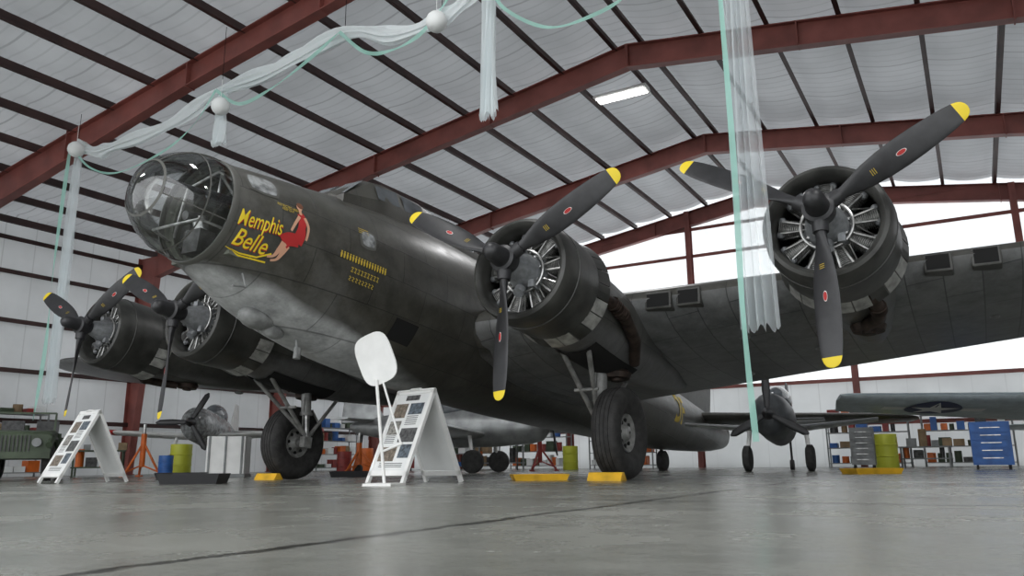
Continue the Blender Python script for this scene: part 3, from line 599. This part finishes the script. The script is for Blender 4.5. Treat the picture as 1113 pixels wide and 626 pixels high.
# ------------------------------------------------------------ A-frame boards
M_pap=mat('poster_paper',(.72,.73,.72),.6,var=.04);M_ph=[mat('photo_print_%d'%i,c,.5,var=.6,vscale=25) for i,c in enumerate([(.07,.07,.07),(.16,.13,.10),(.09,.11,.13),(.22,.21,.19)])]
M_ink=mat('printed_ink',(.05,.05,.05),.6)
def aboard(x,y,rz,s,spread=.36):
    e_=empty('a_frame_sign',T(x,y,0,rz,s))
    a=math.asin(spread/1.19);ht=1.19*math.cos(a)+.02*math.sin(a)
    def panel(name,sgn,post):
        o=B();Mx=Matrix.Rotation(sgn*a,4,'X')
        def P(px_,pz,py_=0): return Matrix.Translation((0,0,ht))@Mx@Vector((px_,py_,pz))
        w=.33
        def bx(x0,x1,z0,z1,y0,y1,mi=0):
            V=[P(a_,c_,b_) for a_ in(x0,x1) for b_ in(y0,y1) for c_ in(z0,z1)];o.add(V,[(0,1,3,2),(4,6,7,5),(0,4,5,1),(2,3,7,6),(0,2,6,4),(1,5,7,3)],mi)
        bx(-w,-w+.05,-1.19,0,-.02,.02);bx(w-.05,w,-1.19,0,-.02,.02);bx(-w,w,-.04,.02,-.02,.02);bx(-w+.04,w-.04,-1.06,-.03,-.012,.012,1);bx(-w,w,-1.1,-1.04,-.02,.02)
        bx(-.09,.09,.0,.035,-.02,.02)
        if post:
            yo=-.014
            def q(x0,x1,z0,z1,mi): V=[P(x0,z0,yo),P(x1,z0,yo),P(x1,z1,yo),P(x0,z1,yo)];o.add(V,[(0,1,2,3)],mi)
            q(-.12,.12,-.13,-.06,2);q(-.26,-.04,-.36,-.17,3);q(0,.24,-.32,-.17,4)
            for k in range(6): q(.0,.2,-.345-.022*k,-.337-.022*k,6)
            q(-.26,-.06,-.58,-.40,5);q(-.02,.26,-.68,-.50,2)
            for k in range(5): q(-.25,-.08,-.60-.022*k,-.592-.022*k,6)
            q(-.26,.02,-.92,-.74,3);q(.07,.26,-.88,-.71,4)
            for k in range(3): q(-.2,.2,-.95-.022*k,-.942-.022*k,6)
        return o.obj(name,[M_white,M_pap]+M_ph+[M_ink],e_,smooth=False,recalc=not post)
    panel('front_panel',-1,True);panel('back_panel',1,False)
aboard(-1.38,11.3,-.70,1.16,.48);aboard(-7.45,14.0,-.66,1.12,.52)
e_=empty('panel_stand',T(-1.80,10.3,0,-.35))
q=B();R=[]
for yy in(-.012,.012):
    ring=[]
    for k in range(32):
        a=2*pi*k/32;c_,s_=math.cos(a),math.sin(a);ring.append((.26*abs(c_)**.58*(1 if c_>0 else -1),yy,.34*abs(s_)**.58*(1 if s_>0 else -1)))
    R.append(ring)
q.loft(R);o=q.obj('panel',M_white,e_);o.location=(0,0,1.62);o.rotation_euler=(.1,-.36,0)
q=B();q.cyl((.02,0,1.34),(.17,0,0.03),.022,seg=10);q.cyl((.12,0,1.3),(.40,0,.5),.015);q.cyl((.12,.0,.42),(.42,.0,.52),.015);q.box((.17,0,.015),(.40,.40,.03));q.obj('pole',M_white,e_)
# ------------------------------------------------------------ drapes, swags, ribbons, lanterns
DV=10.2
GAR=empty('tulle_garland',MH)
def crpath(P,steps):
    n=len(P);Q=[]
    for i in range(n-1):
        a=P[max(i-1,0)];b_=P[i];c=P[i+1];d_=P[min(i+2,n-1)]
        for k in range(steps): Q.append(Vector([cr(a[j],b_[j],c[j],d_[j],k/steps) for j in range(3)]))
    Q.append(Vector(P[-1]));return Q
def swag(bl,P,rad,seg=18,mi=0,seed=1):
    rd=random.Random(seed);R=[];ph=[rd.random()*6 for _ in range(5)];Q=crpath(P,8)
    for i,p_ in enumerate(Q):
        dd=(Q[min(i+1,len(Q)-1)]-Q[max(i-1,0)]).normalized();u=Vector((0,1,0));w=dd.cross(u).normalized()
        rr_=rad*(1+.25*math.sin(i*.7+ph[0]))
        R.append([p_+(u*math.cos(2*pi*k/seg)*.7+w*math.sin(2*pi*k/seg))*rr_*(1+.28*math.sin(k*2.6+i*.15+ph[1])) for k in range(seg)])
    bl.loft(R,mi)
sb_=B()
swag(sb_,[(-18.05,DV,7.88),(-17.2,DV,7.55),(-16.36,DV,7.54),(-14.57,DV,7.62),(-12.97,DV,8.0),(-11.36,DV,8.05),(-9.54,DV,8.30),(-8.31,DV,7.88),(-7.28,DV,7.90),(-6.71,DV,8.15),(-6.2,DV,8.7)],.125)
swag(sb_,[(-12.97,DV,7.97),(-12.2,DV+.05,7.95),(-11.3,DV+.05,8.2),(-10.4,DV+.05,8.35),(-9.54,DV,8.3)],.06,seed=4)
sb_.obj('swag',M_veil,GAR)
def ribbon(bl,P,w,mi=0,steps=10):
    Q=crpath(P,steps);R=[]
    for i,p_ in enumerate(Q):
        dd=(Q[min(i+1,len(Q)-1)]-Q[max(i-1,0)]).normalized();u=Vector((0,1,0));w_=dd.cross(u).normalized();a=.5*math.sin(i*.35);s_=(w_*math.cos(a)+u*math.sin(a))*w/2
        R.append([p_-s_,p_+s_])
    bl.loft(R,mi,cap=False,closed=False)
rb=B();D2=DV-.15
ribbon(rb,[(-18.05,D2,7.8),(-17.2,D2,7.1),(-16.1,D2,6.75),(-14.6,D2,6.9),(-13.6,D2,7.3),(-12.95,D2,7.95)],.05)
ribbon(rb,[(-12.95,D2,7.95),(-12.2,D2,7.45),(-11.3,D2,7.55),(-10.3,D2,7.9),(-9.54,D2,8.25)],.07)
ribbon(rb,[(-9.54,D2,8.25),(-8.9,D2,7.65),(-8.3,D2,7.5),(-7.7,D2,7.6),(-7.28,D2,7.9),(-6.9,D2,8.3)],.07)
ribbon(rb,[(-6.2,D2,8.1),(-5.9,D2,7.55),(-5.12,D2,6.98),(-4.3,D2,6.95),(-3.71,D2,7.15),(-3.0,D2,7.7)],.06)
ribbon(rb,[(-6.0,D2,7.9),(-5.7,D2,7.75),(-5.3,D2,7.9),(-4.9,D2,8.3)],.05)
ribbon(rb,[(-18.1,D2,7.8),(-18.2,D2,5),(-18.15,D2,3),(-18.3,D2,1.3)],.10)
rb.obj('ribbons',M_mint,GAR,recalc=False)
def drape(name,u,v,zt,zb,w0,w1,m,folds,parent,ragged=.25):
    dr=B();n=folds*8;R=[];K=24
    for i in range(K+1):
        t=i/K;w=w0+(w1-w0)*min(1,t*1.3)**.8;row=[]
        for j in range(n+1):
            q_=j/n-.5;ang=j/8*2*pi
            z=zt+(zb-zt)*t
            if i==K: z+=ragged*(.5+.5*math.sin(j*1.1))*.6
            row.append((u+q_*w+.03*math.sin(t*5+q_*3),v+.05*(.4+t)*math.sin(ang)+.03*math.sin(t*7+j*.4),z))
        R.append(row)
    dr.loft(R,cap=False,closed=False);return dr.obj(name,m,parent,recalc=False)
drape('drape_1',-18.0,DV,7.95,1.65,.24,.46,M_veil2,6,GAR)
drape('drape_2',-12.93,DV,8.0,6.75,.24,.42,M_veil,5,GAR)
drape('drape_3',-6.32,DV,9.2,5.75,.24,.34,M_veil,6,GAR)
for i,(u,z) in enumerate(((-17.75,7.65),(-12.7,7.5),(-7.25,7.72))):
    q=B();q.sph((0,0,0),.19,20);q.cyl((0,0,.18),(0,0,.6),.006,seg=6);q.obj('paper_lantern_%d'%(i+1),M_lant,GAR,M=T(u,DV-.2,z))
q=B()
for u,z in((-18.05,7.9),(-12.95,8.0),(-9.54,8.3),(-7.28,7.95)): q.cyl((u,DV,z),(u,DV,roofz(u)+.4),.006,seg=6)
q.obj('cords',M_dark,GAR)
DRP=empty('tulle_drape',MH)
drape('drape',-1.54,7.0,9.4,1.36,.15,.34,M_veil2,5,DRP,.12)
rb=B();ribbon(rb,[(-1.66,6.9,9.4),(-1.66,6.9,6),(-1.64,6.9,3),(-1.66,6.9,1.6),(-1.63,6.9,.42)],.055);rb.obj('ribbon',M_mint,DRP,recalc=False)
# ------------------------------------------------------------ background airplanes
M_navy=mat('navy_paint',(.02,.03,.09),.5)
def small_plane(name,x,y,rz,L_,span,mf_,mw,ml,wz=1.1,pit=0.,ch=1.9,star=False,gx=1.1,tipm=None,ty=1.4):
    gxx=.2*L_
    MM=T(x,y,0,rz)@Matrix.Translation((gxx,0,0))@Matrix.Rotation(-pit,4,'Y')@Matrix.Translation((-gxx,0,0))
    E=empty(name,MM)
    S=[(.5,.12,.20),(.47,.34,.42),(.42,.42,.50),(.25,.42,.56),(.05,.40,.58),(-.15,.32,.48),(-.33,.2,.32),(-.46,.08,.18),(-.5,.02,.08)]
    zc=wz+.25
    B().loft([[(a*L_,hw*math.cos(t),zc+.02*L_*max(0,-a)+hh*math.sin(t)) for t in[2*pi*k/24 for k in range(24)]] for a,hw,hh in S]).obj('fuselage',mf_,E)
    cf=lambda yy: ch*(1-.45*yy) if yy<.98 else .6
    for s in(-1,1):
        wing_mesh([(s*yy*span/2,.22*L_-.25*yy,cf(yy),wz+.22*yy,.13) for yy in(.05,.5,.75,.9,.97,1.0)],[mw,ml],'wing',E)
        if tipm: wing_mesh([(s*yy*span/2,.22*L_-.25*yy+.02,cf(yy)+.04,wz+.22*yy,.145) for yy in(.80,.9,.97,1.005)],[tipm],'wing_tip',E)
        wing_mesh([(s*yy,-.36*L_-.1*yy,.9*(1-.3*yy/1.4),zc+.25,.09) for yy in(.05,ty*.55,ty)],[mw,ml],'tailplane',E)
        g_=B();g_.cyl((gxx,s*gx,.30),(.18*L_,s*gx*.9,wz),.05);g_.rev([(-.09,.08),(-.1,.22),(-.06,.30),(.06,.30),(.1,.22),(.09,.08)],(gxx,s*gx,.30),(0,1,0),24,1,True);g_.obj('main_gear',[M_white,M_rub],E)
    wing_mesh([(zc+.2,-.3*L_,1.5,0,.08),(zc+.8,-.37*L_,1.0,0,.08),(zc+1.25,-.41*L_,.6,0,.07)],[mw],'fin',E,vertical=True)
    B().sph((.02*L_,0,zc+.5),.42,20,sc=(2.2,.75,.9)).obj('canopy',M_gl2,E)
    g_=B();g_.rev([(0,.14),(.15,.12),(.3,.02)],(.5*L_,0,zc),(1,0,0),16,0,True)
    for k in range(3):
        a=k*2*pi/3+(0. if ty<1.2 else .5);er=Vector((0,math.sin(a),math.cos(a)));et=Vector((0,math.cos(a),-math.sin(a)))
        g_.loft([[Vector((.5*L_+.08,0,zc))+er*r_+et*c_*math.cos(q_)+Vector((1,0,0))*.02*math.sin(q_) for q_ in[2*pi*k_/10 for k_ in range(10)]] for r_,c_ in((.1,.05),(.5,.09),(.85,.08),(.95,.02))])
    g_.obj('propeller',M_black,E)
    tz=.13+.65*L_*math.tan(pit)
    g_=B();g_.rev([(-.05,.04),(-.05,.13),(.05,.13),(.05,.04)],(-.45*L_,0,tz),(0,1,0),16,0,True);g_.cyl((-.45*L_,0,tz),(-.43*L_,0,max(zc,tz+.2)),.03);g_.obj('tail_wheel',M_rub,E)
    if star:
        g_=B()
        for sy in(-1,1):
            yy=.66;yc=sy*yy*span/2;c=cf(yy);xm=.22*L_-.25*yy-.42*c
            def und(dx,dy,o):
                yv=yc+dy;yf=abs(yv)/(span/2);c_=cf(yf);xr=max(.02,min(.98,(.22*L_-.25*yf-(xm+dx))/c_))
                t_=.13;th_=5*t_*(.2969*math.sqrt(xr)-.126*xr-.3516*xr*xr+.2843*xr**3-.1015*xr**4)*c_
                return (xm+dx,yv,wz+.22*yf-th_-o)
            def ring(rd,o): return [und(rd*math.cos(2*pi*k/28),rd*math.sin(2*pi*k/28),o) for k in range(28)]
            for r0,r1 in((.22,.44),(.44,.66)):
                g_.add(ring(r0,.014)+ring(r1,.014),[(k,(k+1)%28,28+(k+1)%28,28+k) for k in range(28)],0)
            g_.add(ring(.22,.014)+[und(0,0,.014)],[(k,(k+1)%28,28) for k in range(28)],0)
            g_.add([und((.60 if k%2==0 else .23)*math.cos(2*pi*k/10),(.60 if k%2==0 else .23)*math.sin(2*pi*k/10),.024) for k in range(10)]+[und(0,0,.024)],[(k,(k+1)%10,10) for k in range(10)],1)
            for q in(-1,1): g_.add([und(a_,q*b_,.014) for a_,b_ in((-.17,.68),(.17,.68),(.17,1.2),(-.17,1.2))],[(0,1,2,3)],1)
        g_.obj('national_insignia',[M_navy,M_white],E,recalc=False,smooth=False)
    return E
M_silv=mat('bare_aluminium',(.34,.35,.35),.35,.6,var=.2,vscale=3);M_bluegrey=mat('blue_grey_paint',(.24,.29,.31),.45,var=.15,vscale=2);M_lg=mat('pale_blue_grey_paint',(.46,.52,.53),.45,var=.12)
M_wp=mat('aircraft_white',(.7,.7,.68),.4,var=.08);M_grn=mat('drab_green',(.05,.07,.04),.6,var=.3);M_dk=mat('dark_aircraft_grey',(.06,.065,.07),.45,var=.3)
small_plane('trainer_airplane',-1.9,22.4,-.30,6.0,7.6,M_silv,M_silv,M_silv,1.0)
small_plane('sport_airplane',-9.7,26.0,-1.45,6.0,7.0,M_gl3,M_wp,M_wp,1.15,.06,1.7,False,1.0,M_red)
small_plane('fighter_airplane',15.2,20.0,-1.72,8.5,13.8,M_bluegrey,M_bluegrey,M_lg,1.66,.19,2.9,True,2.0)
small_plane('light_airplane',6.55,19.6,-2.0,4.6,4.4,M_dk,M_dk,M_silv,.95,.05,1.2,False,.7,None,.9)
# ------------------------------------------------------------ workshop clutter
M_blue=mat('blue_paint',(.03,.12,.38),.5,var=.2);M_or=mat('orange_paint',(.65,.14,.02),.5,var=.15);M_gy=mat('machine_grey',(.20,.21,.21),.5,var=.2);M_wood=mat('plywood',(.26,.18,.10),.7,var=.25);M_lime=mat('safety_yellow',(.55,.58,.05),.5);M_dred=mat('dull_red',(.25,.03,.025),.5,var=.2)
def GX(px_,Y): return (px_-556.5)*Y/876
def toolchest(px_,Y,m,w=.9,hh=1.1,n=5,rz=.3):
    q=B();q.box((0,0,hh/2+.06),(w,.5,hh-.08))
    for k in range(n): z=.14+(hh-.2)*(k+.5)/n;q.box((0,-.26,z),(w*.92,.02,(hh-.2)/n*.86));q.box((0,-.285,z+.03),(w*.5,.02,.02),mi=1)
    for a in(-1,1):
        for b_ in(-1,1): q.cyl((a*w*.4-.02,b_*.18,.06),(a*w*.4+.02,b_*.18,.06),.06,seg=12,mi=2)
    q.obj('tool_chest',[m,M_steel,M_rub],M=T(GX(px_,Y),Y,0,rz),smooth=False)
def drum(px_,Y,m,s=1):
    q=B();q.rev([(0,.02),(0,.28),(.02,.29),(.28,.285),(.29,.30),(.31,.30),(.32,.285),(.58,.285),(.59,.30),(.61,.30),(.62,.285),(.86,.29),(.88,.28),(.86,.26),(.86,.02)],(0,0,0),(0,0,1),28);q.obj('oil_drum',m,M=T(GX(px_,Y),Y,0,0,s))
def jack(px_,Y,m,hh=1.3):
    q=B();q.cyl((0,0,.25),(0,0,hh),.07,seg=14);q.cyl((0,0,hh-.1),(0,0,hh+.25),.04,mi=1)
    for k in range(3): a=k*2*pi/3;q.cyl((.5*math.cos(a),.5*math.sin(a),.03),(0,0,hh*.8),.03);q.box((.5*math.cos(a),.5*math.sin(a),.02),(.14,.14,.04));q.cyl((.5*math.cos(a),.5*math.sin(a),.1),(0,0,.3),.02)
    q.obj('tripod_jack',[m,M_steel],M=T(GX(px_,Y),Y))
def stand(px_,Y,m,w=1.4,hh=1.0,rz=.2):
    q=B()
    for a in(-1,1):
        for b_ in(-1,1): q.beam((a*w/2,b_*.35,0),(a*w/2,b_*.35,hh),.05,.05)
    for z in(.25,hh): q.box((0,0,z),(w+.1,.8,.04))
    rnd=random.Random(int(px_))
    for k in range(8):
        x=-w/2+.12+k*w/8;s_=rnd.uniform(.10,.26);z0=hh+.02 if k%2 else .27
        if k%3==0: q.cyl((x,0,z0),(x,0,z0+s_*2),s_*.45,mi=1+k%4)
        else: q.box((x,rnd.uniform(-.1,.1),z0+s_/2),(s_*1.1,s_,s_),mi=1+k%4)
    q.obj('work_bench',[m,M_or,M_gy,M_dsteel,M_wood],M=T(GX(px_,Y),Y,0,rz),smooth=False)
def shelf(u,v,rz,w=2.4,hh=1.8,seed=1):
    q=B();rnd=random.Random(seed)
    for a in(-1,1):
        for b_ in(-1,1): q.beam((a*w/2,b_*.22,0),(a*w/2,b_*.22,hh),.04,.04)
    for k in range(4):
        z=.12+k*(hh-.2)/3;q.box((0,0,z),(w+.04,.48,.03));x=-w/2+.06
        while x<w/2-.35:
            ww=rnd.uniform(.14,.36);h2=rnd.uniform(.14,.42);m_=rnd.randint(1,7)
            if rnd.random()<.3: q.cyl((x+ww/2,0,z+.015),(x+ww/2,0,z+.015+h2),min(ww,.3)/2.2,seg=12,mi=m_)
            else: q.box((x+ww/2,rnd.uniform(-.05,.05),z+.015+h2/2),(ww,.34,h2),mi=m_)
            x+=ww+rnd.uniform(.01,.10)
    q.obj('storage_shelf',[M_gy,M_wood,M_dsteel,M_lant,M_dred,M_blue,M_grn,M_or],M=MH@T(u,v,0,rz),smooth=False)
def jeep(px_,Y,rz):
    E=empty('military_jeep',T(GX(px_,Y),Y,0,rz));q=B()
    q.loft([[(x,-.68,.45),(x,.68,.45),(x,.68,zt),(x,.6,zt+.05),(x,-.6,zt+.05),(x,-.68,zt)] for x,zt in((1.6,.90),(1.55,.95),(.55,1.02),(.5,.98))])
    q.loft([[(x,-.75,.45),(x,.75,.45),(x,.75,zt),(x,-.75,zt)] for x,zt in((.5,1.0),(.35,.75),(-.5,.75),(-.7,.95),(-1.5,.95))])
    for s in(-1,1):
        q.tube([(1.75,s*.66,.72),(1.5,s*.68,.86),(1.0,s*.68,.86),(.65,s*.70,.5)],.07)
        q.cyl((1.62,s*.42,.78),(1.67,s*.42,.78),.09,seg=16,mi=1)
        for x in(1.15,-1.0): q.rev([(-.09,.15),(-.10,.30),(-.07,.37),(.07,.37),(.10,.30),(.09,.15),(.03,.10),(.03,.02)],(x,s*.62,.37),(0,s,0),28,2,False)
    for k in range(9): q.box((1.62,-.28+k*.07,.75),(.02,.02,.34),mi=3)
    for s in(-1,1): q.beam((.48,s*.6,1.0),(.38,s*.6,1.45),.04,.04)
    q.beam((.38,-.6,1.45),(.38,.6,1.45),.04,.04);q.beam((.47,-.6,1.03),(.47,.6,1.03),.04,.04);q.box((1.78,0,.52),(.1,1.4,.14))
    for s in(-1,1): q.box((-.35,s*.35,.85),(.5,.45,.14),mi=3);q.box((-.6,s*.35,1.1),(.12,.45,.45),mi=3)
    q.rev([(-.09,.15),(-.10,.30),(-.07,.37),(.07,.37),(.10,.30),(.09,.15)],(-1.62,.2,.85),(1,0,0),28,2,True)
    q.obj('body',[M_grn,M_gy,M_rub,M_dsteel],E,ang=35)
toolchest(1077,18.5,M_blue,.80,1.05,5,-.5);toolchest(937,22.5,M_gy,.6,1.1,6,-.5);drum(962,23.5,M_lime,1.1)
for i,(u,v) in enumerate(((-3.2,29.1),(-.3,29.1))): shelf(u,v,0,2.5,1.7,10+i)
for i,(u,v) in enumerate(((-24.6,12.6),(-24.6,26.6))): shelf(u,v,-pi/2,2.5,1.9,20+i)
shelf(-19.0,29.1,0,2.6,1.8,31);shelf(-15.6,29.1,0,2.6,1.9,33);shelf(-12.0,29.1,0,2.6,1.6,32)
jack(152,21,M_or,1.1);jeep(22,18.0,-1.15);drum(194,21.5,M_lime,.95);stand(105,22.5,M_grn,1.2,.7,.4);drum(178,20.2,M_blue,.6)
toolchest(430,29.5,M_dred,1.2,1.2,6,.2);drum(395,27.5,M_or,.9);stand(540,28.5,M_gy,1.6,.9,.3);stand(1005,24.6,M_gy,1.3,.6,-.55)
jack(585,24.6,M_dred,.9);drum(618,27.5,M_lime,.9);drum(372,22.5,M_dred,.7);jack(388,20.5,M_or,.8)
q=B();q.box((0,0,.5),(.85,.6,.84));q.box((0,0,.04),(.9,.65,.08),mi=1)
for a in(-.36,0,.36): q.box((a,-.31,.5),(.05,.02,.84),mi=1)
q.obj('white_storage_crate',[M_white,M_gy],M=T(GX(246,18.5),18.5,0,.1),smooth=False,bevel=.01)
# ------------------------------------------------------------ world and light
w=bpy.data.worlds.new('sky');SC.world=w;w.use_nodes=True
bg=w.node_tree.nodes['Background'];bg.inputs[0].default_value=(.95,.975,1.0,1);bg.inputs[1].default_value=2.6
def area(name,M_,sx,sy,pw,col=(1,1,1)):
    l=bpy.data.lights.new(name,'AREA');l.shape='RECTANGLE';l.size=sx;l.size_y=sy;l.energy=pw;l.color=col;o=bpy.data.objects.new(name,l);SC.collection.objects.link(o);o.matrix_world=M_;return o
for i,(u,v) in enumerate(((-7.4,18.9),(-6,5.5),(2.5,5.5),(-14,1.5))): area('ceiling_and_fill_lamp',MH@T(u,v,roofz(u)+.12),1.4,.5,200)  # one lamp per fixture; last three added out of view to brighten the hall
SC.view_settings.view_transform='Standard';SC.view_settings.look='None'
